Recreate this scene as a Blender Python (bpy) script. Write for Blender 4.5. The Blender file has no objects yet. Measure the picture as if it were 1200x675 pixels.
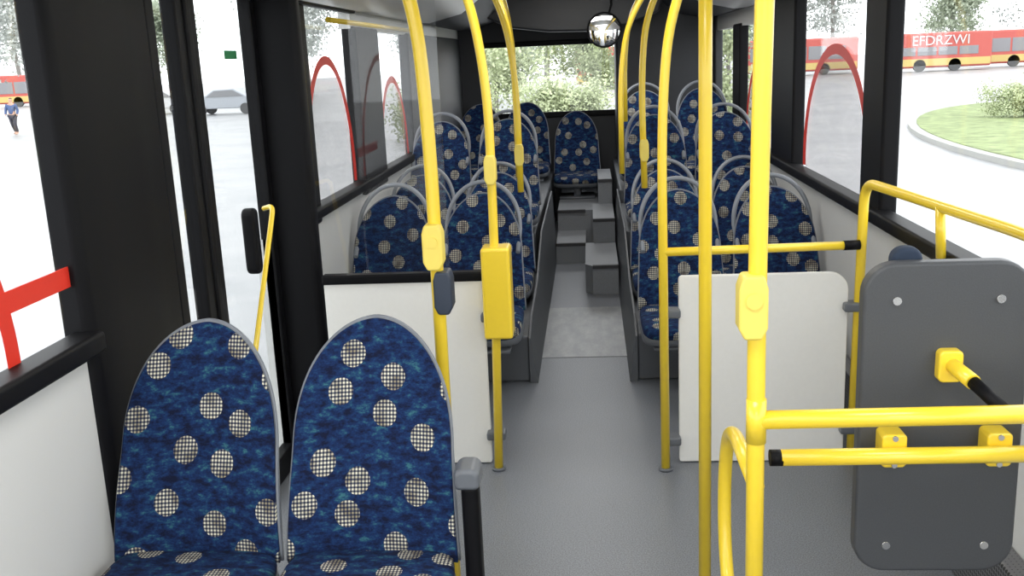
import bpy, bmesh, math, random
from mathutils import Vector, Matrix
random.seed(7)
sc = bpy.context.scene
try:
    sc.view_settings.view_transform = 'Standard'
except Exception: pass
COL = sc.collection
# ------------------------------------------------------------------ camera
f=1150.0; VP=(690,64); rr=0.045; H=1.6
def D(u,v): return Vector(((u-600)/f, -(v-337.5)/f, -1))
fw=D(*VP).normalized()
rt=Vector((math.cos(rr),math.sin(rr),0)); rt=(rt-rt.dot(fw)*fw).normalized()
up=rt.cross(fw)
M=Matrix((rt,fw,up)).to_4x4(); M.translation=Vector((0,0,H))
cd=bpy.data.cameras.new("camera"); cam=bpy.data.objects.new("camera",cd); COL.objects.link(cam)
cd.sensor_width=36; cd.lens=f*36/1200; cd.clip_end=600; cd.clip_start=0.02
cam.matrix_world=M; sc.camera=cam
# ------------------------------------------------------------------ materials
def new_mat(name):
    m=bpy.data.materials.new(name); m.use_nodes=True
    nt=m.node_tree; b=nt.nodes["Principled BSDF"]; return m,nt,b
def simple(name,col,rough=.5,metal=0,noise=0.0,nscale=60,bump=0.0,coat=0,spec=.5):
    m,nt,b=new_mat(name)
    b.inputs["Roughness"].default_value=rough; b.inputs["Metallic"].default_value=metal; b.inputs["Specular IOR Level"].default_value=spec
    if coat: b.inputs["Coat Weight"].default_value=coat; b.inputs["Coat Roughness"].default_value=.15
    tc=nt.nodes.new("ShaderNodeTexCoord"); n=nt.nodes.new("ShaderNodeTexNoise")
    n.inputs["Scale"].default_value=nscale; n.inputs["Detail"].default_value=3
    nt.links.new(tc.outputs["Object"],n.inputs["Vector"])
    r=nt.nodes.new("ShaderNodeValToRGB"); k=noise if noise else .01
    r.color_ramp.elements[0].position=.3; r.color_ramp.elements[1].position=.7
    r.color_ramp.elements[0].color=(col[0]*(1-k),col[1]*(1-k),col[2]*(1-k),1)
    r.color_ramp.elements[1].color=(min(1,col[0]*(1+k)),min(1,col[1]*(1+k)),min(1,col[2]*(1+k)),1)
    nt.links.new(n.outputs["Fac"],r.inputs["Fac"]); nt.links.new(r.outputs["Color"],b.inputs["Base Color"])
    if bump:
        bp=nt.nodes.new("ShaderNodeBump"); bp.inputs["Strength"].default_value=bump; bp.inputs["Distance"].default_value=.002
        nt.links.new(n.outputs["Fac"],bp.inputs["Height"]); nt.links.new(bp.outputs["Normal"],b.inputs["Normal"])
    return m
YEL=simple("yellow_paint",(.90,.64,.035),.28,coat=.4)
YEL2=simple("yellow_plastic",(.84,.66,.12),.45)
BLK=simple("black_rubber",(.004,.004,.005),.5,spec=.15)
DKP=simple("dark_panel",(.030,.032,.036),.5,spec=.4)
CHAR=simple("charcoal_plastic",(.055,.058,.063),.45,noise=.08,nscale=300,bump=.1)
GRY=simple("grey_plastic",(.12,.13,.145),.4)
LGRY=simple("light_grey_plastic",(.24,.26,.29),.35)
WHT=simple("white_panel",(.84,.83,.79),.35)
WALL=simple("wall_panel",(.66,.66,.64),.45,noise=.015,nscale=400)
CEIL=simple("ceiling_panel",(.80,.81,.80),.3)
POD=simple("podium_vinyl",(.075,.081,.09),.5,noise=.2,nscale=350)
STEEL=simple("steel",(.6,.6,.6),.25,metal=1)
RED=simple("red_film",(.74,.035,.018),.4)
GREEN=simple("green_sticker",(.02,.20,.07),.5)
def floor_mat():
    m,nt,b=new_mat("speckled_vinyl")
    tc=nt.nodes.new("ShaderNodeTexCoord")
    n=nt.nodes.new("ShaderNodeTexNoise"); n.inputs["Scale"].default_value=240; n.inputs["Detail"].default_value=3
    n2=nt.nodes.new("ShaderNodeTexNoise"); n2.inputs["Scale"].default_value=2.2; n2.inputs["Detail"].default_value=5
    r=nt.nodes.new("ShaderNodeValToRGB"); r.color_ramp.elements[0].position=.38; r.color_ramp.elements[1].position=.64
    r.color_ramp.elements[0].color=(.11,.12,.137,1); r.color_ramp.elements[1].color=(.25,.264,.29,1)
    mx=nt.nodes.new("ShaderNodeMixRGB"); mx.blend_type='MULTIPLY'; mx.inputs[0].default_value=.22
    for a in (n,n2): nt.links.new(tc.outputs["Object"],a.inputs["Vector"])
    nt.links.new(n.outputs["Fac"],r.inputs["Fac"]); nt.links.new(r.outputs["Color"],mx.inputs[1]); nt.links.new(n2.outputs["Fac"],mx.inputs[2])
    nt.links.new(mx.outputs[0],b.inputs["Base Color"]); b.inputs["Roughness"].default_value=.36
    return m
FLOOR=floor_mat()
def scuff_mat():
    m,nt,b=new_mat("scuffed_vinyl")
    tc=nt.nodes.new("ShaderNodeTexCoord")
    mp=nt.nodes.new("ShaderNodeMapping"); mp.inputs["Scale"].default_value=(1,.35,1)
    n=nt.nodes.new("ShaderNodeTexNoise"); n.inputs["Scale"].default_value=16; n.inputs["Detail"].default_value=8; n.inputs["Roughness"].default_value=.7
    r=nt.nodes.new("ShaderNodeValToRGB"); r.color_ramp.elements[0].position=.4; r.color_ramp.elements[1].position=.8
    r.color_ramp.elements[0].color=(.20,.21,.22,1); r.color_ramp.elements[1].color=(.34,.34,.34,1)
    nt.links.new(tc.outputs["Object"],mp.inputs[0]); nt.links.new(mp.outputs[0],n.inputs["Vector"]); nt.links.new(n.outputs["Fac"],r.inputs["Fac"])
    nt.links.new(r.outputs["Color"],b.inputs["Base Color"]); b.inputs["Roughness"].default_value=.35
    return m
SCUFF=scuff_mat()
def glass_mat(name="window_glass",tint=(.98,.985,.985),refl=.3,base=.02):
    m=bpy.data.materials.new(name); m.use_nodes=True; nt=m.node_tree; nt.nodes.clear()
    o=nt.nodes.new("ShaderNodeOutputMaterial"); t=nt.nodes.new("ShaderNodeBsdfTransparent"); g=nt.nodes.new("ShaderNodeBsdfGlossy")
    t.inputs["Color"].default_value=(*tint,1); g.inputs["Roughness"].default_value=.02
    lw=nt.nodes.new("ShaderNodeLayerWeight"); lw.inputs["Blend"].default_value=.5
    pw=nt.nodes.new("ShaderNodeMath"); pw.operation='POWER'; pw.inputs[1].default_value=5
    ma=nt.nodes.new("ShaderNodeMath"); ma.operation='MULTIPLY_ADD'; ma.inputs[1].default_value=refl; ma.inputs[2].default_value=base
    nt.links.new(lw.outputs["Facing"],pw.inputs[0]); nt.links.new(pw.outputs[0],ma.inputs[0])
    mx=nt.nodes.new("ShaderNodeMixShader")
    nt.links.new(ma.outputs[0],mx.inputs[0]); nt.links.new(t.outputs[0],mx.inputs[1]); nt.links.new(g.outputs[0],mx.inputs[2]); nt.links.new(mx.outputs[0],o.inputs[0])
    return m
GLASS=glass_mat(); FILM=glass_mat("ring_film_glass",(.60,.585,.585),.1,.0)
def grille_mat():
    m,nt,b=new_mat("perforated_metal")
    tc=nt.nodes.new("ShaderNodeTexCoord"); v=nt.nodes.new("ShaderNodeTexVoronoi"); v.inputs["Scale"].default_value=70; v.inputs["Randomness"].default_value=0
    r=nt.nodes.new("ShaderNodeValToRGB"); r.color_ramp.interpolation='CONSTANT'
    r.color_ramp.elements[0].color=(.005,.005,.005,1); r.color_ramp.elements[1].position=.42; r.color_ramp.elements[1].color=(.16,.16,.17,1)
    nt.links.new(tc.outputs["Object"],v.inputs["Vector"]); nt.links.new(v.outputs["Distance"],r.inputs["Fac"]); nt.links.new(r.outputs["Color"],b.inputs["Base Color"])
    b.inputs["Roughness"].default_value=.5
    return m
GRILLE=grille_mat()
def fabric_mat():
    m,nt,b=new_mat("blue_seat_fabric"); N=nt.nodes; L=nt.links
    uv=N.new("ShaderNodeUVMap"); oi=N.new("ShaderNodeObjectInfo")
    mul=N.new("ShaderNodeMath"); mul.operation='MULTIPLY'; mul.inputs[1].default_value=7.0; L.new(oi.outputs["Random"],mul.inputs[0])
    add=N.new("ShaderNodeVectorMath"); add.operation='ADD'; L.new(uv.outputs[0],add.inputs[0]); L.new(mul.outputs[0],add.inputs[1])
    rot=N.new("ShaderNodeMapping"); rot.inputs["Rotation"].default_value=(0,0,.42); L.new(add.outputs[0],rot.inputs[0])
    vo=N.new("ShaderNodeTexVoronoi"); vo.voronoi_dimensions='2D'; vo.inputs["Scale"].default_value=8.0; vo.inputs["Randomness"].default_value=.45
    L.new(rot.outputs[0],vo.inputs["Vector"])
    lt=N.new("ShaderNodeMath"); lt.operation='LESS_THAN'; lt.inputs[1].default_value=.25; L.new(vo.outputs["Distance"],lt.inputs[0])
    sx=N.new("ShaderNodeSeparateXYZ"); L.new(add.outputs[0],sx.inputs[0])
    def wave(out,per,th):
        a=N.new("ShaderNodeMath"); a.operation='MULTIPLY'; a.inputs[1].default_value=2*math.pi/per; L.new(out,a.inputs[0])
        s=N.new("ShaderNodeMath"); s.operation='SINE'; L.new(a.outputs[0],s.inputs[0])
        g=N.new("ShaderNodeMath"); g.operation='GREATER_THAN'; g.inputs[1].default_value=th; L.new(s.outputs[0],g.inputs[0]); return g
    gx=wave(sx.outputs[0],.0088,0.0); gy=wave(sx.outputs[1],.0088,0.0)
    an=N.new("ShaderNodeMath"); an.operation='ADD'; L.new(gx.outputs[0],an.inputs[0]); L.new(gy.outputs[0],an.inputs[1])
    hf=N.new("ShaderNodeMath"); hf.operation='MULTIPLY'; hf.inputs[1].default_value=.5; L.new(an.outputs[0],hf.inputs[0])
    pw=N.new("ShaderNodeMath"); pw.operation='POWER'; pw.inputs[1].default_value=2.4; L.new(hf.outputs[0],pw.inputs[0])
    dot=N.new("ShaderNodeMath"); dot.operation='MULTIPLY'; L.new(pw.outputs[0],dot.inputs[0]); L.new(lt.outputs[0],dot.inputs[1])
    mp=N.new("ShaderNodeMapping"); mp.inputs["Scale"].default_value=(22,44,1); L.new(add.outputs[0],mp.inputs[0])
    n=N.new("ShaderNodeTexNoise"); n.noise_dimensions='2D'; n.inputs["Scale"].default_value=1.0; n.inputs["Detail"].default_value=5; n.inputs["Roughness"].default_value=.75; L.new(mp.outputs[0],n.inputs["Vector"])
    r=N.new("ShaderNodeValToRGB"); e=r.color_ramp.elements
    e[0].position=.37; e[0].color=(.003,.006,.025,1); e[1].position=.70; e[1].color=(.035,.13,.16,1)
    k=e.new(.47); k.color=(.005,.016,.066,1); k=e.new(.56); k.color=(.007,.028,.100,1); k=e.new(.62); k.color=(.014,.060,.115,1)
    L.new(n.outputs["Fac"],r.inputs["Fac"])
    n3=N.new("ShaderNodeTexNoise"); n3.noise_dimensions='2D'; n3.inputs["Scale"].default_value=22; n3.inputs["Detail"].default_value=4; L.new(add.outputs[0],n3.inputs["Vector"])
    r3=N.new("ShaderNodeValToRGB"); e=r3.color_ramp.elements; e[0].position=.34; e[0].color=(.30,.26,.17,1); e[1].position=.56; e[1].color=(.72,.69,.55,1); L.new(n3.outputs["Fac"],r3.inputs["Fac"])
    mg=N.new("ShaderNodeMixRGB"); mg.inputs[2].default_value=(.008,.014,.045,1); L.new(lt.outputs[0],mg.inputs[0]); L.new(r.outputs["Color"],mg.inputs[1])
    mx=N.new("ShaderNodeMixRGB"); L.new(dot.outputs[0],mx.inputs[0]); L.new(mg.outputs[0],mx.inputs[1]); L.new(r3.outputs["Color"],mx.inputs[2])
    L.new(mx.outputs[0],b.inputs["Base Color"]); b.inputs["Roughness"].default_value=.9; b.inputs["Specular IOR Level"].default_value=.25
    return m
FAB=fabric_mat()
# ------------------------------------------------------------------ helpers
def mk(name,verts,faces,mat,smooth=False):
    me=bpy.data.meshes.new(name); me.from_pydata([tuple(v) for v in verts],[],faces); me.update()
    if mat: me.materials.append(mat)
    bm=bmesh.new(); bm.from_mesh(me); bmesh.ops.recalc_face_normals(bm,faces=bm.faces); bm.to_mesh(me); bm.free()
    if smooth:
        for p in me.polygons: p.use_smooth=True
    o=bpy.data.objects.new(name,me); COL.objects.link(o); return o
def bev(o,w,s=3):
    m=o.modifiers.new("bevel",'BEVEL'); m.width=w; m.segments=s; m.limit_method='ANGLE'; m.angle_limit=.6
    for p in o.data.polygons: p.use_smooth=True
    wn=o.modifiers.new("wn",'WEIGHTED_NORMAL'); wn.keep_sharp=True
    return o
BF=[(0,1,3,2),(4,6,7,5),(0,4,5,1),(2,3,7,6),(0,2,6,4),(1,5,7,3)]
def boxes(name,lst,mat,bevel=0):
    vs=[];fs=[]
    for (x0,x1,y0,y1,z0,z1) in lst:
        b=len(vs)
        for x in (x0,x1):
            for y in (y0,y1):
                for z in (z0,z1): vs.append((x,y,z))
        fs+= [tuple(i+b for i in q) for q in BF]
    o=mk(name,vs,fs,mat)
    if bevel: bev(o,bevel)
    return o
def extr(name,poly,axis,a,b,mat,bevel=0,smooth=False):
    def p3(p,t):
        return {0:(t,p[0],p[1]),1:(p[0],t,p[1]),2:(p[0],p[1],t)}[axis]
    n=len(poly); vs=[p3(p,a) for p in poly]+[p3(p,b) for p in poly]
    fs=[tuple(range(n)),tuple(range(n,2*n))]+[(i,(i+1)%n,n+(i+1)%n,n+i) for i in range(n)]
    o=mk(name,vs,fs,mat)
    if bevel: bev(o,bevel)
    return o
def rrect(x0,x1,z0,z1,rs,n=8):
    out=[]
    for (cx,cz,r,a0) in ((x0+rs[0],z0+rs[0],rs[0],180),(x1-rs[1],z0+rs[1],rs[1],270),(x1-rs[2],z1-rs[2],rs[2],0),(x0+rs[3],z1-rs[3],rs[3],90)):
        for i in range(n+1):
            a=math.radians(a0+90*i/n); out.append((cx+r*math.cos(a),cz+r*math.sin(a)))
    return out
def fillet(pts,r,n=8):
    pts=[Vector(p) for p in pts]; out=[pts[0]]
    for i in range(1,len(pts)-1):
        p=pts[i]; a=(pts[i-1]-p); b=(pts[i+1]-p); ra=min(r,a.length*.49); rb=min(r,b.length*.49)
        A=p+a.normalized()*ra; B=p+b.normalized()*rb
        for k in range(n+1):
            t=k/n; out.append(A*(1-t)**2+p*2*t*(1-t)+B*t*t)
    out.append(pts[-1]); return out
def tube(name,pts,r,mat,seg=16,fil=0,cyclic=False):
    pts=fillet(pts,fil) if fil else [Vector(p) for p in pts]
    n=len(pts); vs=[];fs=[]; prev=None
    for i,p in enumerate(pts):
        if cyclic: t=(pts[(i+1)%n]-pts[i-1]).normalized()
        else: t=(pts[min(i+1,n-1)]-pts[max(i-1,0)]).normalized()
        if prev is None:
            a=Vector((0,0,1)) if abs(t.z)<.9 else Vector((1,0,0)); u=t.cross(a).normalized()
        else: u=(prev-prev.dot(t)*t).normalized()
        prev=u; w=t.cross(u)
        for k in range(seg):
            an=2*math.pi*k/seg; vs.append(p+r*(math.cos(an)*u+math.sin(an)*w))
    for i in range(n if cyclic else n-1):
        j=(i+1)%n
        for k in range(seg): fs.append((i*seg+k,i*seg+(k+1)%seg,j*seg+(k+1)%seg,j*seg+k))
    if not cyclic: fs+=[tuple(range(seg)),tuple(range((n-1)*seg,n*seg))]
    o=mk(name,vs,fs,mat)
    for p in o.data.polygons: p.use_smooth=len(p.vertices)==4
    return o
def empty(name,loc):
    e=bpy.data.objects.new(name,None); e.location=loc; e.empty_display_size=.1; COL.objects.link(e); return e
def par(c,p):
    c.parent=p; c.matrix_parent_inverse=Matrix.Translation(p.location).inverted(); return c
def tag(o,label,cat,group=None,kind=None):
    o["label"]=label; o["category"]=cat
    if group: o["group"]=group
    if kind: o["kind"]=kind
    return o
def struct(o,label=None):
    o["kind"]="structure"
    if label: o["label"]=label
    return o
XL=-1.26; XR=1.14; YF=-1.5; YB=9.7
# ------------------------------------------------------------------ structure
struct(boxes("floor",[(XL-.06,XR+.06,YF,YB,-.06,0)],FLOOR),"grey speckled vinyl bus floor")
struct(boxes("trim_1",[(-.308,.178,5.12,6.2,0,.003)],SCUFF),"scuffed lighter grey aisle floor patch")
struct(boxes("wall_left",[(XL-.06,XL,YF,2.8,0,.95),(XL-.06,XL,3.7,YB,0,.95),(XL-.06,XL,YF,YB,1.88,2.3),(XL-.06,XL+.004,5.3,YB,1.79,1.88)],WALL),"pale grey side wall panels below windows")
struct(boxes("wall_right",[(XR,XR+.06,YF,YB,0,.92),(XR,XR+.06,YF,YB,1.88,2.3),(XR,XR+.06,6.3,YB,1.76,1.88)],WALL),"pale grey side wall panels below windows")
def cove(name,sgn,y0,y1,mat):
    X=XL if sgn<0 else XR
    poly=[(X,1.88),(X-sgn*.10,1.875),(X-sgn*.34,1.93),(X-sgn*.52,2.06),(X-sgn*.66,2.19),(X-sgn*.66,2.26),(X,2.26)]
    return extr(name,poly,1,y0,y1,mat,bevel=.01)
struct(cove("trim_2",-1,YF,7.4,CEIL),"white ceiling cove with air duct")
struct(cove("trim_3",1,YF,7.4,CEIL),"white ceiling cove with air duct")
struct(cove("trim_4",-1,7.4,YB,DKP),"dark rear ceiling cove")
struct(cove("trim_5",1,7.4,YB,DKP),"dark rear ceiling cove")
struct(boxes("ceiling",[(XL,XR,YF,YB,2.2,2.3)],CEIL),"light grey bus ceiling")
struct(boxes("trim_6",[(XL-.005,XL+.04,YF,5.3,1.865,1.89),(XR-.04,XR+.005,YF,6.3,1.865,1.89)],BLK,.01),"black trim strip above windows")
def pillar(n,x0,x1,y0,y1,z0=.9,z1=1.9,mat=BLK):
    return struct(boxes("trim_%d"%n,[(x0,x1,y0,y1,z0,z1)],mat,.015),"black window pillar")
pl=extr("trim_7",[(XL-.05,2.24),(XL+.005,2.24),(XL+.025,2.27),(XL+.03,2.40),(XL+.03,2.60),(XL+.02,2.68),(XL+.01,2.80),(XL-.05,2.80)],2,0,1.95,BLK,bevel=.008)
struct(pl,"black pillar beside the door")
pillar(8,XL-.05,XL+.02,4.06,4.40)
struct(boxes("trim_9",[(XL-.02,XL+.165,3.755,3.84,0,2.2)],BLK,.03),"black door post housing")
struct(boxes("trim_17",[(XL-.05,XL+.03,3.82,4.1,.9,1.95)],BLK,.02),"black door pillar")
pillar(10,XL-.05,XL+.03,5.3,5.88,z1=1.80)
pillar(11,XL-.05,XL+.02,6.9,YB,mat=DKP,z1=1.8)
pillar(12,XR-.02,XR+.05,3.92,4.22)
pillar(13,XR-.02,XR+.05,5.64,6.3)
pillar(14,XR-.02,XR+.05,7.65,8.0,z1=1.78)
pillar(15,XR-.02,XR+.05,9.1,YB,mat=DKP)
struct(boxes("trim_16",[(XL-.03,XL+.05,YF,2.26,.935,.99),(XL-.03,XL+.05,3.84,7.0,.935,.985)],BLK,.012),"black window ledge")
struct(boxes("trim_18",[(XR-.05,XR+.03,YF,9.2,.90,.955)],BLK,.012),"black window ledge")
struct(boxes("wall_back",[(XL,XR,YB,YB+.06,0,1.06),(XL,XR,YB,YB+.06,1.72,2.3),(XL,-1.03,YB,YB+.06,1.06,1.72),(.95,XR,YB,YB+.06,1.06,1.72)],DKP),"dark grey rear wall around the back window")
struct(boxes("trim_19",[(-1.08,.3,YB-.03,YB,1.02,1.075),(-1.08,.3,YB-.03,YB,1.70,1.75)],BLK,.01),"black rear window frame")
struct(boxes("window_9",[(-1.03,.95,YB+.02,YB+.03,1.06,1.72)],GLASS),"rear window glass")
arch=[(-1.0,2.2),(-.95,1.98),(-.7,1.86),(-.35,1.81),(0,1.80),(.35,1.84),(.62,1.94),(.7,2.2)]
struct(extr("trim_20",arch,1,8.95,9.1,simple("dark_rear_header",(.026,.028,.032),.4),bevel=.02),"dark arched header in front of rear window")
def window(n,side,y0,y1,z0,z1):
    X=(XL-.02) if side<0 else (XR+.02)
    o=struct(boxes("window_%d"%n,[(X-.003,X+.003,y0,y1,z0,z1)],GLASS),"clear side window glass"); return o
w1=window(1,-1,YF,2.25,.96,1.88); w2=window(2,-1,4.4,5.32,.96,1.88); w3=window(3,-1,5.86,6.92,.96,1.80)
w4=window(4,1,YF,3.93,.93,1.88); w5=window(5,1,4.2,5.66,.93,1.88); w6=window(6,1,6.28,7.68,.93,1.76); w7=window(7,1,7.98,9.12,.93,1.76)
def ring(par_o,side,yc,zc,a,b,w,y0,y1,z0,film=True):
    X=(XL-.014) if side<0 else (XR+.014)
    vs=[];fs=[];n=128; inner=[]
    for i in range(n):
        t0=2*math.pi*i/n; t1=2*math.pi*(i+1)/n
        q=[(yc+a*math.cos(t0),zc+b*math.sin(t0)),(yc+a*math.cos(t1),zc+b*math.sin(t1)),(yc+(a-w)*math.cos(t1),zc+(b-w*.7)*math.sin(t1)),(yc+(a-w)*math.cos(t0),zc+(b-w*.7)*math.sin(t0))]
        inner.append((min(max(q[3][0],y0),y1),max(q[3][1],z0)))
        if all(y0<p[0]<y1 and p[1]>z0 for p in q):
            k=len(vs); vs+=[(X,p[0],p[1]) for p in q]; fs.append((k,k+1,k+2,k+3))
    o=mk("ring_decal",vs,fs,RED); par(o,par_o); o["label"]="red elliptical ring sticker"
    if film:
        vv=[(X-.001,yc,max(zc,z0+.02))]+[(X-.001,p[0],p[1]) for p in inner]
        fl=mk("ring_film",vv,[(0,i+1,(i+1)%n+1) for i in range(n)],FILM); par(fl,par_o); fl["label"]="grey tinted film inside the ring sticker"
    return o
ring(w1,-1,1.34,1.0,.655,.66,.05,YF,2.25,.945,False)
o=boxes("band_decal",[(XL-.016,XL-.012,1.6,2.24,1.105,1.155)],RED); par(o,w1)
ring(w2,-1,4.80,1.05,.46,.60,.06,4.4,5.32,.965)
ring(w3,-1,6.4,1.0,.45,.52,.06,5.88,6.9,.965)
ring(w5,1,4.84,1.02,.66,.58,.07,4.22,5.64,.935)
ring(w6,1,7.0,1.0,.5,.5,.07,6.3,7.65,.935)
dr=boxes("door_1",[(XL-.04,XL+.01,2.80,2.86,.0,1.95),(XL-.04,XL+.01,3.01,3.08,.0,1.95),(XL-.04,XL+.01,3.10,3.17,.0,1.95),(XL-.04,XL+.01,3.70,3.755,.0,1.95),
   (XL-.04,XL+.01,2.80,3.75,.0,.10),(XL-.04,XL+.01,2.80,3.75,1.86,1.97),(XL+.0,XL+.02,3.07,3.11,.05,1.9)],BLK,.008)
struct(dr,"black framed double-leaf glazed bus door")
DG=glass_mat("door_glass",(.9,.91,.91),.3,.06)
g=boxes("door_glass",[(XL-.02,XL-.012,2.85,3.02,.1,1.87),(XL-.02,XL-.012,3.16,3.71,.1,1.87)],DG); par(g,dr)
g=boxes("sticker",[(XL-.010,XL-.008,3.44,3.56,1.64,1.67)],GREEN); par(g,dr); g["label"]="small green sticker on door glass"
h=tube("handle",[(-1.16,3.37,1.12),(-1.112,3.33,1.135),(-1.131,3.08,.72),(-1.145,2.98,.52),(-1.24,2.98,.50)],.009,YEL,fil=.035); par(h,dr); h["label"]="straight yellow door grab handle with hooked end"
dm=extr("door_control_box",rrect(3.365,3.425,.88,1.12,[.028,.028,.028,.028]),0,XL+.012,XL+.06,BLK,bevel=.012); tag(dm,"black rounded housing mounted on the door post","door mechanism")
# podiums, steps
def podium(nm,lst,lab,mat=POD):
    o=boxes(nm,lst,mat,.012); tag(o,lab,"podium"); return o
LP="dark grey vinyl seat podium beside the aisle"
podium("seat_podium",[(XL+.002,-.336,4.72,6.198,0.001,.24)],LP)
podium("seat_podium",[(XL+.002,-.370,6.2,YB-.002,0.001,.5)],LP+" over wheel arch")
podium("seat_podium",[(.206,XR-.002,4.72,6.198,0.001,.24)],LP)
podium("seat_podium",[(.206,XR-.002,6.2,7.398,0.001,.5)],LP+" over wheel arch")
podium("seat_podium",[(.206,XR-.002,7.4,YB-.002,0.001,.60)],LP+" near the rear window")
def sideskirt(xa,xb,sg):
    prof=[(4.70,.001),(4.70,.235),(4.90,.30),(5.5,.34),(6.2,.52),(7.9,.54),(7.9,.001)]
    vs=[];n=len(prof)
    for (y,z) in prof: vs.append((xa,y,z))
    for (y,z) in prof: vs.append((xb+(sg*.03 if z<.01 else 0),y,z))
    fs=[tuple(range(n)),tuple(range(n,2*n))]+[(i,(i+1)%n,n+(i+1)%n,n+i) for i in range(n)]
    o=mk("podium_side_panel",vs,fs,POD); tag(o,"dark grey moulded side panel rising along the seat podium","panel"); return o
sideskirt(-.335,-.325,1); sideskirt(.205,.195,-1)
STEP=simple("step_vinyl",(.19,.20,.215),.5,noise=.15,nscale=350)
NOSE=simple("step_edge_strip",(.03,.03,.033),.5)
def stepb(nm,poly,z0,z1,lab):
    o=extr(nm,poly,2,z0,z1,STEP); tag(o,lab,"step"); return o
def nosing(o,x0,x1,y,z):
    s=boxes("edge_strip",[(x0,x1,y-.006,y+.03,z-.02,z+.004)],NOSE); par(s,o); s["label"]="dark rubber step edge strip"
o=stepb("aisle_step",[(-.295,7.6),(-.062,7.6),(-.062,8.2),(-.295,8.2)],.001,.16,"grey aisle step up to the rear platform"); nosing(o,-.295,-.062,7.6,.16)
o=stepb("aisle_step",[(-.295,8.202),(.165,8.202),(.165,9.69),(-.295,9.69)],.001,.33,"upper grey aisle platform before rear bench"); nosing(o,-.295,-.062,8.2,.33)
o=stepb("corner_step",[(.165,6.55),(-.01,6.55),(-.06,6.62),(-.06,7.4),(.165,7.4)],.001,.20,"low straight-edged grey step block beside the aisle"); nosing(o,-.01,.165,6.55,.20)
o=stepb("corner_step",[(.165,7.402),(.0,7.402),(.0,8.2),(.165,8.2)],.001,.38,"middle straight-edged grey step block beside the aisle"); nosing(o,.0,.165,7.402,.38)
o=stepb("corner_step",[(.165,8.21),(.05,8.21),(.05,9.0),(.165,9.0)],.331,.58,"tall narrow grey step block beside the rear bench"); nosing(o,.05,.165,8.21,.58)
tw=boxes("engine_tower",[(.24,XR-.001,9.2,YB-.002,.602,2.19)],DKP,.03); tag(tw,"tall dark grey engine tower cabinet beside the rear window","cabinet")
hb=boxes("heater_cover",[(XR-.07,XR-.001,1.8,4.6,0.001,.22)],GRILLE,.008); tag(hb,"perforated dark heater cover along foot of wall","heater")
# ------------------------------------------------------------------ seats
BH=.54; LEAN=.20
def wfun(t,W):
    base=W*(1.07-.07*min(1,t/.45))
    if t>.45:
        base=W*math.sqrt(max(0,1-((t-.45)/.55)**2.25))
    return base
def back_mesh(name,W,Hh,th,off,mat):
    rows=36; cols=14; vs=[];uvs=[]
    ts=[math.sin(i/rows*math.pi/2) for i in range(rows+1)]
    for side in (0,1):
        for t in ts:
            w=max(wfun(t,W),.012)
            for j in range(cols+1):
                s=-1+2*j/cols; se=math.sin(s*math.pi/2)
                x=se*w/2; z=t*Hh
                y=LEAN*(t**1.15)*Hh/BH - .035*(abs(se)**2.2)*(w/W)+.02
                edge=(1-abs(se)**6)*(1-t**14)
                if side==0: y+= off - .012*edge - .012*math.sin(min(1,t/.5)*math.pi)
                else: y+= off+th*(.25+.75*edge)
                vs.append((x,y,z-.025*(1-t))); uvs.append((x,z))
    n=(rows+1)*(cols+1); fs=[]
    for i in range(rows):
        for j in range(cols):
            a=i*(cols+1)+j; b=a+1; c=b+cols+1; d=a+cols+1
            fs.append((a,b,c,d)); fs.append((n+a,n+d,n+c,n+b))
    for i in range(rows):
        a=i*(cols+1); d=a+cols+1; fs.append((a,d,n+d,n+a))
        a=i*(cols+1)+cols; d=a+cols+1; fs.append((a,n+a,n+d,d))
    for j in range(cols):
        fs.append((j,n+j,n+j+1,j+1)); a=rows*(cols+1)+j; fs.append((a,a+1,n+a+1,n+a))
    me=bpy.data.meshes.new(name); me.from_pydata(vs,[],fs); me.update(); me.materials.append(mat)
    ul=me.uv_layers.new(name="UVMap")
    for p in me.polygons:
        p.use_smooth=True
        for li in p.loop_indices: ul.data[li].uv=uvs[me.loops[li].vertex_index]
    bm=bmesh.new(); bm.from_mesh(me); bmesh.ops.recalc_face_normals(bm,faces=bm.faces); bm.to_mesh(me); bm.free()
    return me
def cushion_mesh(name,W,Ld,th,mat):
    nu,nv=28,14; vs=[];fs=[]
    def c(a,e): return math.copysign(abs(math.cos(a))**e,math.cos(a))
    def s(a,e): return math.copysign(abs(math.sin(a))**e,math.sin(a))
    for i in range(nv+1):
        ph=-math.pi/2+math.pi*i/nv
        for j in range(nu):
            th_=2*math.pi*j/nu
            x=W/2*c(ph,.5)*c(th_,.35); y=-Ld/2+Ld/2*c(ph,.5)*s(th_,.35); z=-th/2+th/2*s(ph,.6)
            z-=.012*max(0,(1-abs(x/(W/2))**2))*(1 if z>-th/2 else 0)
            vs.append((x,y,z))
    for i in range(nv):
        for j in range(nu): fs.append((i*nu+j,i*nu+(j+1)%nu,(i+1)*nu+(j+1)%nu,(i+1)*nu+j))
    me=bpy.data.meshes.new(name); me.from_pydata(vs,[],fs); me.update(); me.materials.append(mat)
    ul=me.uv_layers.new(name="UVMap")
    for p in me.polygons:
        p.use_smooth=True
        for li in p.loop_indices:
            v=vs[me.loops[li].vertex_index]; ul.data[li].uv=(v[0],v[1]+v[2])
    bm=bmesh.new(); bm.from_mesh(me); bmesh.ops.recalc_face_normals(bm,faces=bm.faces); bm.to_mesh(me); bm.free()
    return me
PAD=back_mesh("backrest",.402,BH,.02,0,FAB)
SHELL=back_mesh("backrest_shell",.413,BH+.006,.028,.010,simple("seat_shell_grey",(.17,.185,.21),.35))
CUSH=cushion_mesh("seat_cushion",.425,.48,.10,FAB)
CSH=cushion_mesh("seat_shell",.432,.46,.09,GRY)
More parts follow.
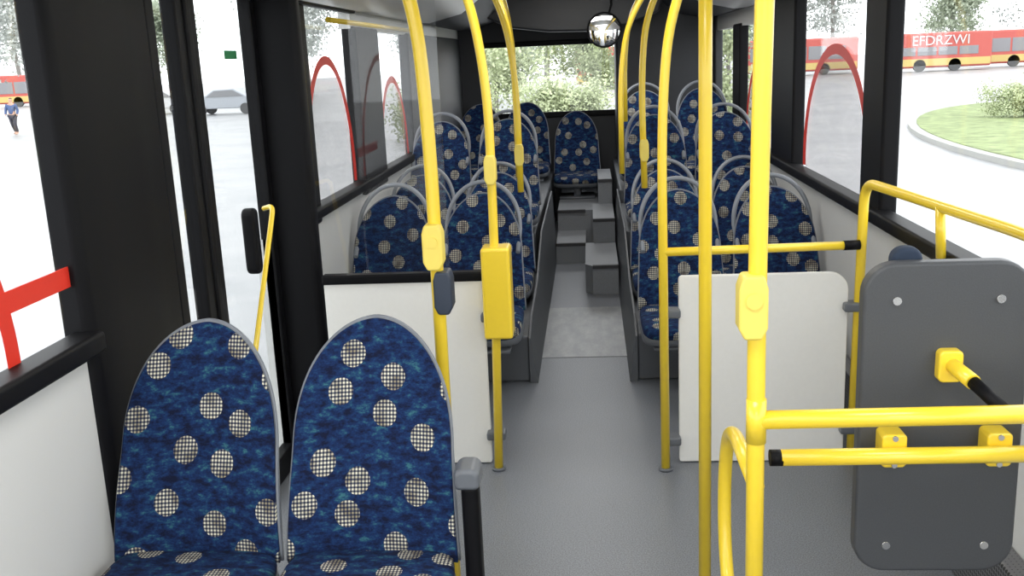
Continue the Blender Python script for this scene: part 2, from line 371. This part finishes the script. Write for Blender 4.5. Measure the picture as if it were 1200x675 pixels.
def hp():
    pts=[]
    for k in range(25):
        a=math.pi*k/24; x=-.19*math.cos(a); z=.36+.235*math.sin(a)**.9
        pts.append((x,.20*(z/BH)**1.1+.055,z))
    pts=[(-.185,.05,.26)]+pts+[(.185,.05,.26)]
    return pts
_t=tube("grab_handle",hp(),.0115,LGRY,12); HAND=_t.data; bpy.data.objects.remove(_t)
ped={}
def pedestal(h):
    k=round(h,2)
    if k not in ped:
        o=boxes("pedestal",[(-.03,.03,-.36,-.06,0,max(.02,h-.10)),(-.16,.16,-.38,-.04,0,.015)],GRY,.006); ped[k]=o.data; bpy.data.objects.remove(o)
    return ped[k]
def seat(x,ytop,zbase,zc,label,group,handle=True):
    e=empty("passenger_seat",(x,ytop-LEAN,zbase)); tag(e,label,"seat",group)
    def ch(nm,me,loc,p=e,lab=None):
        o=bpy.data.objects.new(nm,me); COL.objects.link(o); o.parent=p; o.location=loc
        if lab:o["label"]=lab
        return o
    h=zc-zbase
    b=ch("backrest",PAD,(0,0,h)); b["label"]="blue patterned fabric backrest"
    ch("backrest_shell",SHELL,(0,0,0),b,"grey plastic shell edge")
    ch("seat_cushion",CUSH,(0,.05,h+.015))
    ch("seat_shell",CSH,(0,.05,h-.03))
    ch("pedestal",pedestal(h),(0,0,0.001))
    if handle: ch("grab_handle",HAND,(0,0,h),e,"grey curved tube handle over backrest")
    return e
G1="front pair of blue seats"; G2="blue seats with grey handles"; G3="rear bench seats"
seat(-.568,2.40,0,.42,"blue dotted fabric seat with grey shell beside armrest",G1,False)
seat(-1.018,2.40,0,.42,"blue dotted fabric seat with grey shell against wall panel",G1,False)
LA="blue dotted fabric seat with grey tube handle behind partition"; LB="blue dotted fabric seat with grey tube handle on podium"; LC="blue dotted fabric seat with tube handle over wheel arch"
for x in (-.566,-1.03): seat(x,5.0,.241,.385,LA,G2)
for x in (-.566,-1.03): seat(x,5.9,.241,.385,LB,G2)
for x in (-.566,-1.03): seat(x,6.8,.501,.65,LC,G2)
for x in (.43,.90): seat(x,5.0,.241,.37,LA,G2)
for x in (.43,.90): seat(x,5.9,.241,.37,LB,G2)
for x in (.43,.90): seat(x,6.8,.501,.64,LC,G2)
for x in (.43,.88): seat(x,8.0,.601,.76,"blue dotted fabric seat with tube handle near engine tower",G2)
LD="blue dotted fabric rear bench seat under back window"
for x in (-1.04,-.60): seat(x,9.45,.501,.64,LD,G3,False)
seat(-.135,9.45,.331,.54,LD,G3,False)
ae=empty("armrest",(-.315,2.2,0)); tag(ae,"grey armrest on black post beside front seat","armrest")
o=extr("arm_pad",rrect(-.345,-.283,.608,.662,[.014,.014,.022,.022]),1,2.13,2.22,GRY,bevel=.012); par(o,ae)
o=boxes("post",[(-.332,-.290,2.15,2.21,0.001,.61)],BLK,.014); par(o,ae)
# ------------------------------------------------------------------ partitions
pb=empty("partition",(.64,3.7,0)); tag(pb,"white partition board with grey clamps between poles and rail","partition")
o=extr("board",rrect(.32,.955,.004,.762,[.01,.01,.07,.015]),1,3.69,3.715,WHT,bevel=.004); par(o,pb)
for (x,z) in ((.285,.62),(.285,.10),(.965,.63),(.965,.14)):
    o=boxes("clamp",[(x-.03,x+.04,3.655,3.725,z-.017,z+.017)],GRY,.008); par(o,pb)
pl_=empty("partition",(-.8,3.74,0)); tag(pl_,"white partition board with black top rail and glass screen","partition")
o=extr("board",rrect(-1.065,-.432,.004,.765,[.01,.01,.01,.01]),1,3.70,3.725,WHT,bevel=.004); par(o,pl_)
o=boxes("top_rail",[(-1.07,-.428,3.69,3.74,.762,.80)],BLK,.008); par(o,pl_)
o=extr("glass_screen",rrect(-1.065,-.56,.80,1.95,[.01,.01,.05,.01]),1,3.71,3.716,glass_mat("screen_glass",(.96,.965,.965),.3,.035)); par(o,pl_)
for z in (.62,.13):
    o=boxes("clamp",[(-.445,-.37,3.66,3.73,z-.017,z+.017)],GRY,.008); par(o,pl_)
# ------------------------------------------------------------------ poles
def pole(pts,r,label,fil=.25,flange=True,group="yellow grab poles"):
    e=empty("grab_pole",pts[0]); tag(e,label,"grab pole",group)
    o=tube("pole_tube",pts,r,YEL,20,fil=fil); par(o,e)
    if flange:
        x,y,z=pts[0]; o=tube("flange",[(x,y,z+.001),(x,y,z+.012)],r*1.6,GRY,20); par(o,e)
    return e
pole([(-.433,2.6,0),(-.427,2.6,1.40),(-.445,2.6,1.78),(-.60,2.6,2.14)],.0182,"thick yellow vertical pole bending outward near ceiling",.18)
pole([(-.40,3.64,0),(-.375,3.64,.9),(-.372,3.64,1.5),(-.43,3.64,1.87),(-.6,3.64,2.14)],.0172,"yellow vertical pole beside white partition, bent at top",.2)
pole([(.26,3.62,0),(.255,3.62,1.4),(.295,3.62,1.78),(.50,3.62,2.14)],.0172,"yellow vertical pole holding white partition, bent at top",.3)
pole([(.296,2.6,0),(.296,2.6,1.5),(.296,2.6,2.2)],.0175,"straight yellow vertical pole from floor to ceiling",0)
pole([(.312,1.85,0),(.308,1.85,1.2),(.316,1.85,1.8),(.33,1.85,2.2)],.0178,"yellow vertical pole carrying horizontal rails",.3)
PL="yellow pole rising from seat handle"
pole([(-.365,5.0,.93),(-.365,5.0,1.5),(-.42,5.0,1.85),(-.60,5.0,2.14)],.016,PL,.25,False)
pole([(.265,5.0,.93),(.255,5.0,1.5),(.29,5.0,1.82),(.50,5.0,2.14)],.016,PL,.25,False)
pole([(-.50,6.75,1.15),(-.50,6.75,1.6),(-.53,6.75,1.9),(-.60,6.75,2.14)],.016,PL,.25,False)
pole([(.235,6.75,1.15),(.235,6.75,1.6),(.29,6.75,1.9),(.50,6.75,2.14)],.016,PL,.25,False)
pole([(.18,5.9,.9),(.18,5.9,1.5),(.24,5.9,1.82),(.50,5.9,2.14)],.016,PL,.25,False)
pole([(-.44,5.9,.9),(-.44,5.9,1.5),(-.47,5.9,1.85),(-.60,5.9,2.14)],.016,PL,.25,False)
for xs in (-.60,.50):
    o=tube("ceiling_handrail",[(xs,.5,2.14),(xs,8.6,2.14)],.017,YEL); tag(o,"long yellow handrail under the ceiling","handrail",group="ceiling handrails")
o=tube("window_handrail",[(XL+.12,4.4,1.80),(XL+.12,6.9,1.80)],.012,YEL); tag(o,"thin yellow horizontal bar near top of side windows","handrail")
hbm=empty("partition_bar",(.27,3.63,.872)); tag(hbm,"horizontal yellow bar with black ends above white partition","handrail")
o=tube("bar",[(.26,3.62,.872),(.93,3.67,.868)],.0165,YEL); par(o,hbm)
o=tube("end_sleeve",[(.925,3.67,.868),(.985,3.675,.868)],.0185,BLK); par(o,hbm)
wr=empty("wall_handrail",(1.0,3.69,.6)); tag(wr,"bent yellow tube handrail under the side window","handrail")
o=tube("rail_tube",[(.985,3.69,.001),(1.0,3.69,1.10),(1.11,2.62,1.10),(1.12,1.6,1.10)],.018,YEL,fil=.09); par(o,wr)
o=tube("rail_support",[(1.06,3.07,1.10),(1.07,3.07,.94)],.015,YEL); par(o,wr)
fr=empty("front_rail",(.31,1.85,.886)); tag(fr,"horizontal yellow rail joined to the front pole","handrail")
o=tube("rail_tube",[(.31,1.85,.886),(1.10,1.85,.893)],.0185,YEL); par(o,fr)
o=tube("tee_joint",[(.31,1.85,.84),(.31,1.85,.93)],.0198,YEL); par(o,fr)
hoop=tube("guard_hoop",[(.312,1.85,.745),(.31,2.20,.745),(.31,2.30,.60),(.31,2.30,.40),(.31,2.20,.28),(.312,1.85,.28)],.0165,YEL,fil=.13)
tag(hoop,"yellow bent tube hoop welded to front pole","guard")
bp=empty("wheelchair_backrest",(.735,2.05,.444)); tag(bp,"large rounded charcoal panel carried by yellow tube rails","wheelchair backrest")
o=extr("panel",rrect(.562,.905,.444,1.15,[.068,.068,.068,.068]),1,2.05,2.09,CHAR,bevel=.008); par(o,bp)
o=extr("rear_pad",rrect(.63,.695,.75,1.174,[.028]*4),1,2.092,2.13,simple("dark_blue_pad",(.015,.028,.055),.8),bevel=.01); par(o,bp)
for (x,z) in ((.63,1.07),(.84,1.07),(.63,.51),(.84,.51)):
    o=tube("screw",[(x,2.044,z),(x,2.055,z)],.009,STEEL,12); par(o,bp)
o=tube("lower_bar",[(.385,1.985,.748),(1.08,1.985,.752)],.0178,YEL); par(o,bp)
o=tube("end_cap",[(.362,1.985,.748),(.388,1.985,.748)],.0178,BLK); par(o,bp)
for x in (.625,.84):
    o=extr("bracket",rrect(x-.026,x+.026,.715,.79,[.01,.01,.01,.01]),1,2.0,2.055,YEL,bevel=.005); par(o,bp)
    for zz in (.722,.782):
        s_=tube("screw",[(x,1.996,zz),(x,2.002,zz)],.006,STEEL,10); par(s_,bp)
o=extr("socket",rrect(.715,.765,.895,.965,[.012]*4),1,2.025,2.055,YEL,bevel=.005); par(o,bp)
o=tube("stub",[(.74,2.05,.935),(.757,1.95,.922)],.016,YEL); par(o,bp)
o=tube("stub_end",[(.757,1.95,.922),(.785,1.866,.894)],.0135,BLK); par(o,bp)
def vbox(nm,x,y,z,w,d,h,mat,label,btn=None):
    pr=[(x-w*.35,z+h/2),(x+w*.35,z+h/2),(x+w/2,z+h*.3),(x+w/2,z-h*.32),(x+w*.3,z-h/2),(x-w*.3,z-h/2),(x-w/2,z-h*.32),(x-w/2,z+h*.3)]
    o=extr(nm,pr,1,y-d/2,y+d/2,mat,bevel=.006); tag(o,label,"stop button box")
    if btn:
        b=tube("button",[(x,y-d/2-.004,z+h*.12),(x,y-d/2+.002,z+h*.12)],w*.28,btn,16); par(b,o)
    return o
vbox("stop_button_box",-.432,2.59,1.113,.055,.06,.125,YEL2,"yellow stop button box on thick pole",YEL2)
vbox("stop_button_box",-.412,2.60,.985,.05,.07,.12,simple("dark_blue_plastic",(.02,.03,.05),.4),"dark blue-black device on thick pole")
vbox("stop_button_box",.298,1.845,1.12,.055,.055,.125,YEL2,"yellow stop button box on front pole",YEL2)
vbox("stop_button_box",-.375,3.63,1.20,.045,.05,.11,YEL2,"yellow stop button box on partition pole")
vbox("stop_button_box",-.365,4.99,1.12,.045,.05,.11,YEL2,"yellow stop button box on rear pole",YEL2)
vbox("stop_button_box",.265,4.99,1.12,.045,.05,.11,YEL2,"yellow stop button box on rear pole",YEL2)
tv=extr("ticket_validator",rrect(-.425,-.315,.555,.91,[.012]*4),1,3.585,3.70,YEL,bevel=.012); tag(tv,"tall bright yellow box wrapped on pole by partition","ticket validator")
me_=empty("interior_mirror",(.135,8.6,1.797)); tag(me_,"round convex interior mirror with black rim","mirror")
vs=[];fs=[];nr,ns=8,32
for i in range(nr+1):
    a=i/nr*.9; rad=.135*math.sin(a)/math.sin(.9); dep=.012*(math.cos(a)-math.cos(.9))/(1-math.cos(.9))
    for k in range(ns):
        t=2*math.pi*k/ns; vs.append((.135+rad*math.cos(t),8.6-dep,1.797+rad*math.sin(t)))
for i in range(nr):
    for k in range(ns): fs.append((i*ns+k,i*ns+(k+1)%ns,(i+1)*ns+(k+1)%ns,(i+1)*ns+k))
mo=mk("mirror_glass",vs,fs,simple("mirror_silver",(.95,.96,.97),.03,metal=1),True); par(mo,me_)
o=tube("rim",[(.135+.138*math.cos(2*math.pi*k/32),8.605,1.797+.138*math.sin(2*math.pi*k/32)) for k in range(32)],.010,BLK,8,cyclic=True); par(o,me_)
o=tube("mirror_arm",[(.135,8.63,1.8),(.2,8.66,2.0),(.2,8.66,2.2)],.01,BLK,8); par(o,me_)
# ------------------------------------------------------------------ outside
GZ=-.9
def ground_mat():
    m,nt,b=new_mat("wet_pavement")
    tc=nt.nodes.new("ShaderNodeTexCoord"); n=nt.nodes.new("ShaderNodeTexNoise"); n.inputs["Scale"].default_value=.5; n.inputs["Detail"].default_value=9; n.inputs["Roughness"].default_value=.6
    r=nt.nodes.new("ShaderNodeValToRGB"); r.color_ramp.elements[0].position=.35; r.color_ramp.elements[1].position=.65
    r.color_ramp.elements[0].color=(.235,.24,.245,1); r.color_ramp.elements[1].color=(.32,.32,.32,1)
    nt.links.new(tc.outputs["Object"],n.inputs["Vector"]); nt.links.new(n.outputs["Fac"],r.inputs["Fac"]); nt.links.new(r.outputs["Color"],b.inputs["Base Color"])
    b.inputs["Roughness"].default_value=.4; return m
gr=mk("pavement_ground",[(-150,-60,GZ),(150,-60,GZ),(150,220,GZ),(-150,220,GZ)],[(0,1,2,3)],ground_mat()); struct(gr,"wet light grey pavement outside")
GRASS=simple("grass",(.22,.27,.12),.9,noise=.3,nscale=3)
gi=empty("grass_island",(17.5,21.5,GZ)); tag(gi,"oval grass traffic island with pale curb","grass island")
el=[(17.5+9.1*math.cos(2*math.pi*i/64),21.5+17.5*math.sin(2*math.pi*i/64)) for i in range(64)]
o=extr("grass",el,2,GZ,GZ+.14,GRASS); par(o,gi)
el2=[(17.5+9.35*math.cos(2*math.pi*i/64),21.5+17.75*math.sin(2*math.pi*i/64)) for i in range(64)]
c=extr("curb",el2,2,GZ,GZ+.12,simple("curb_stone",(.36,.36,.34),.8)); par(c,gi)
LM=[simple("foliage_light",(.42,.47,.28),.8,noise=.4,nscale=2),simple("foliage_mid",(.38,.43,.32),.8,noise=.35,nscale=2),simple("foliage_grey",(.42,.44,.41),.8,noise=.3,nscale=2)]  # leaf colours kept pale, outdoor haze mixed into them
BARK=simple("bark",(.26,.24,.22),.9)
def foliage_mesh(name,n,rx,rz,zc,mat,leaf=.22):
    vs=[];fs=[]
    clumps=[(random.gauss(0,.45)*rx,random.gauss(0,.45)*rx,zc+random.uniform(-.8,.8)*rz) for _ in range(24)]
    for i in range(n):
        c=random.choice(clumps); p=Vector(c)+Vector((random.gauss(0,1),random.gauss(0,1),random.gauss(0,.8)))*rx*.2
        a=Vector((random.gauss(0,1),random.gauss(0,1),random.gauss(0,1))).normalized(); b=a.orthogonal().normalized()
        a*=leaf*random.uniform(.6,1.3); b*=leaf*random.uniform(.4,.8); k=len(vs)
        vs+=[p-a,p+b,p+a,p-b]; fs.append((k,k+1,k+2,k+3))
    me=bpy.data.meshes.new(name); me.from_pydata([tuple(v) for v in vs],[],fs); me.materials.append(mat); return me
FT=[foliage_mesh("foliage",8000,2.6,2.6,4.0,LM[0],.13),foliage_mesh("foliage",6500,2.6,2.5,4.8,LM[1],.14),foliage_mesh("foliage",3500,2.7,2.9,5.4,LM[2],.13)]
FB=foliage_mesh("foliage",7500,1.4,.6,.85,LM[0],.06)
_t=tube("trunk",[(0,0,0),(.1,.05,2.2),(.0,.1,3.8),(.2,.1,5.4)],.16,BARK,10); TR=_t.data; bpy.data.objects.remove(_t)
_t=tube("trunk",[(0,0,0),(.02,.05,.9)],.06,BARK,8); TR2=_t.data; bpy.data.objects.remove(_t)
def tree(x,y,k,s=1.0,bush=False,z=GZ):
    o=bpy.data.objects.new("bush" if bush else "tree",TR2 if bush else TR); COL.objects.link(o); o.location=(x,y,z); o.scale=(s,s,s); o.rotation_euler=(0,0,random.uniform(0,6))
    tag(o,"leafy green bush outside the bus" if bush else "leafy tree standing beyond the pavement","bush" if bush else "tree","bushes outside" if bush else "trees outside")
    f_=bpy.data.objects.new("foliage",FB if bush else FT[k]); COL.objects.link(f_); f_.parent=o
for (x,y,k,s) in ((-4.0,42,0,.7),(0.3,45,0,.7),(4.8,50,0,.85),(9,66,1,.9),(-2.5,58,1,1.0),(-6.5,70,1,1.0),(-42,98,1,1.4),(-54,112,2,1.5),(-66,112,2,1.5),(-80,112,2,1.6),(-30,106,2,1.4),(16,106,1,1.2),(26,110,2,1.4),(38,110,1,1.3),(50,112,2,1.5),(64,112,2,1.5),(-64,76,2,1.2),(-20,112,2,1.4),(-36,62,2,1.1),(-24,80,2,1.2)):
    tree(x,y,k,s)
for (x,y,s) in ((-5.1,33,1.1),(-.7,34.5,1.1),(3.6,33,1.15)): tree(x,y,0,s,True)
for (x,y,s) in ((12.8,30.5,.6),(15.0,33,.7),(17.5,36,.7)): tree(x,y,0,s,True,GZ+.141)
BR=simple("bus_red",(.50,.10,.08),.4); BY=simple("bus_yellow",(.58,.44,.15),.4); BG=simple("bus_dark_glass",(.24,.24,.25),.25); BWH=simple("white_lettering",(.6,.6,.6),.5)  # bus colours faded so the paint itself carries the distance haze
TYRE=simple("tyre",(.10,.10,.10),.8)
def wheel(x,y,z,r,p,ax=0,w=.12):
    a=(x-w,y,z) if ax==0 else (x,y-w,z); b=(x+w,y,z) if ax==0 else (x,y+w,z)
    t=tube("wheel",[a,b],r,TYRE,20); par(t,p)
def bus(x0,x1,y,label,text=None):
    e=empty("city_bus",((x0+x1)/2,y,GZ)); tag(e,label,"bus","parked city buses")
    b=boxes("body",[(x0,x1,y,y+2.5,GZ+.3,GZ+3.0)],BR,.15); par(b,e)
    s=boxes("stripe",[(x0+.1,x1-.1,y-.02,y+.01,GZ+.45,GZ+1.0)],BY,.01); par(s,e)
    wt=GZ+(1.9 if text else 2.35)
    w=boxes("side_glass",[(x0+.5+i*1.6,min(x1-.3,x0+1.95+i*1.6),y-.03,y+.01,GZ+1.25,wt) for i in range(int((x1-x0-.6)/1.6))],BG,.02); par(w,e)
    for xx in (x0+2.3,x1-2.8): wheel(xx,y+.1,GZ+.48,.48,e,1)
    if text:
        cu=bpy.data.curves.new("lettering",'FONT'); cu.body=text; cu.size=1.05; cu.extrude=.01
        t=bpy.data.objects.new("tmp_text",cu); COL.objects.link(t); bpy.context.view_layer.update()
        me=bpy.data.meshes.new_from_object(t.evaluated_get(bpy.context.evaluated_depsgraph_get())); bpy.data.objects.remove(t)
        me.transform(Matrix.Translation((x0+1.6,y-.06,GZ+2.05)) @ Matrix.Rotation(math.pi/2,4,'X')); me.materials.clear(); me.materials.append(BWH)
        t=bpy.data.objects.new("lettering",me); COL.objects.link(t); par(t,e)
bus(13.0,22.4,86,"red and yellow city bus parked across the pavement")
bus(23.8,31.6,82,"red city bus with white lettering on its side","EFDRZWI")
bus(32.6,40,86,"red and yellow city bus parked near trees")
bus(-57,-49,92,"red and yellow city bus parked far away")
bus(-1,7.5,76,"red and yellow city bus behind the hedge")
def car(x,y,col,label):
    e=empty("car",(x,y,GZ)); tag(e,label,"car","parked cars")
    prof=[(-2.1,.35),(-2.15,.75),(-1.9,.95),(-1.2,1.02),(-.5,1.45),(.7,1.48),(1.5,1.0),(2.05,.9),(2.15,.6),(2.1,.35)]
    b=extr("body",[(x+p[0],GZ+p[1]) for p in prof],1,y-.85,y+.85,col,bevel=.06); par(b,e)
    g=extr("side_glass",[(x-1.0,GZ+1.02),(x-.45,GZ+1.38),(x+.65,GZ+1.4),(x+1.3,GZ+1.02)],1,y-.87,y+.87,BG); par(g,e)
    for dx in (-1.35,1.35):
        for yy in (y-.8,y+.8): wheel(x+dx,yy,GZ+.32,.32,e,1,.1)
car(-27.5,62,simple("white_car",(.6,.6,.6),.3),"white hatchback parked outside"); car(-21.5,58,simple("silver_car",(.4,.42,.45),.3),"silver hatchback parked outside"); car(-33,66,simple("blue_car",(.15,.17,.24),.3),"dark blue hatchback parked outside")
ce=empty("traffic_cone",(14.6,49.5,GZ)); tag(ce,"orange traffic cone on the pavement","traffic cone")
bm=bmesh.new(); bmesh.ops.create_cone(bm,cap_ends=True,segments=20,radius1=.22,radius2=.04,depth=.9); me=bpy.data.meshes.new("cone"); bm.to_mesh(me); bm.free(); me.materials.append(simple("cone_orange",(.8,.16,.05),.5))
o=bpy.data.objects.new("cone_body",me); COL.objects.link(o); o.parent=ce; o.location=(0,0,.48)
o=boxes("cone_base",[(14.3,14.9,49.2,49.8,GZ,GZ+.04)],TYRE); par(o,ce)
def person(px,py):
    def skin(nm,joints,edges,mat):
        me=bpy.data.meshes.new(nm); me.from_pydata([(px+j[0],py+j[1],GZ+j[2]) for j in joints],edges,[]); me.materials.append(mat)
        o=bpy.data.objects.new(nm,me); COL.objects.link(o); o.modifiers.new("skin",'SKIN')
        for v,j in zip(me.skin_vertices[0].data,joints): v.radius=(j[3],j[3])
        me.skin_vertices[0].data[0].use_root=True
        s=o.modifiers.new("sub",'SUBSURF'); s.levels=1; s.render_levels=2; return o
    J=[(0,0,.92,.13),(0,0,1.12,.13),(0,0,1.36,.15),(0,0,1.47,.06),(0,0,1.58,.09),(0,-.01,1.69,.085),
       (.11,0,.86,.09),(.13,-.12,.48,.065),(.13,.02,.09,.045),(.13,-.16,.04,.04),(-.11,0,.86,.09),(-.12,.1,.48,.065),(-.12,.28,.1,.045),(-.12,.12,.04,.04),
       (.20,0,1.38,.06),(.26,.06,1.12,.045),(.25,-.06,.88,.035),(-.20,0,1.38,.06),(-.26,-.05,1.12,.045),(-.25,-.16,.90,.035)]
    E=[(0,1),(1,2),(2,3),(3,4),(4,5),(0,6),(6,7),(7,8),(8,9),(0,10),(10,11),(11,12),(12,13),(2,14),(14,15),(15,16),(2,17),(17,18),(18,19)]
    b=skin("person",J,E,simple("skin_tone",(.5,.3,.22),.6)); tag(b,"walking person in blue jacket and dark trousers","person")
    JK=[(0,0,.90,.15),(0,0,1.12,.15),(0,0,1.36,.17),(.21,0,1.38,.08),(.265,.06,1.12,.062),(.25,-.04,.93,.05),(-.21,0,1.38,.08),(-.265,-.05,1.12,.062),(-.25,-.14,.95,.05)]
    j=skin("jacket",JK,[(0,1),(1,2),(2,3),(3,4),(4,5),(2,6),(6,7),(7,8)],simple("jacket_blue",(.06,.10,.22),.8)); j.parent=b
    T=[(0,0,.92,.145),(.11,0,.84,.105),(.13,-.12,.48,.085),(.13,.02,.12,.065),(-.11,0,.84,.105),(-.12,.1,.48,.085),(-.12,.27,.13,.065)]
    t=skin("trousers",T,[(0,1),(1,2),(2,3),(0,4),(4,5),(5,6)],simple("trousers_dark",(.04,.04,.06),.8)); t.parent=b
    HR=[(0,.01,1.72,.095),(0,.03,1.62,.07)]
    hr=skin("hair",HR,[(0,1)],simple("hair_brown",(.05,.03,.02),.8)); hr.parent=b
person(-27.1,44.9)
# ------------------------------------------------------------------ light
w=bpy.data.worlds.new("overcast_sky"); sc.world=w; w.use_nodes=True; nt=w.node_tree; bg=nt.nodes["Background"]
bg.inputs["Strength"].default_value=3.4
tc=nt.nodes.new("ShaderNodeTexCoord"); n=nt.nodes.new("ShaderNodeTexNoise"); n.inputs["Scale"].default_value=2; r=nt.nodes.new("ShaderNodeValToRGB")
r.color_ramp.elements[0].color=(.86,.91,.96,1); r.color_ramp.elements[1].color=(1,1,1,1)
nt.links.new(tc.outputs["Generated"],n.inputs["Vector"]); nt.links.new(n.outputs["Fac"],r.inputs["Fac"]); nt.links.new(r.outputs["Color"],bg.inputs["Color"])
for y,en in ((-.6,20),(1.2,16),(3.2,12),(5.4,12),(7.6,16)):  # unseen fill lamps added below the ceiling to brighten the interior
    ld=bpy.data.lights.new("interior_fill_light",'AREA'); ld.shape='RECTANGLE'; ld.size=.9; ld.size_y=.5; ld.energy=en; ld.color=(1,.98,.95)
    lo=bpy.data.objects.new("interior_fill_light",ld); COL.objects.link(lo); lo.location=(-.05,y,2.19)
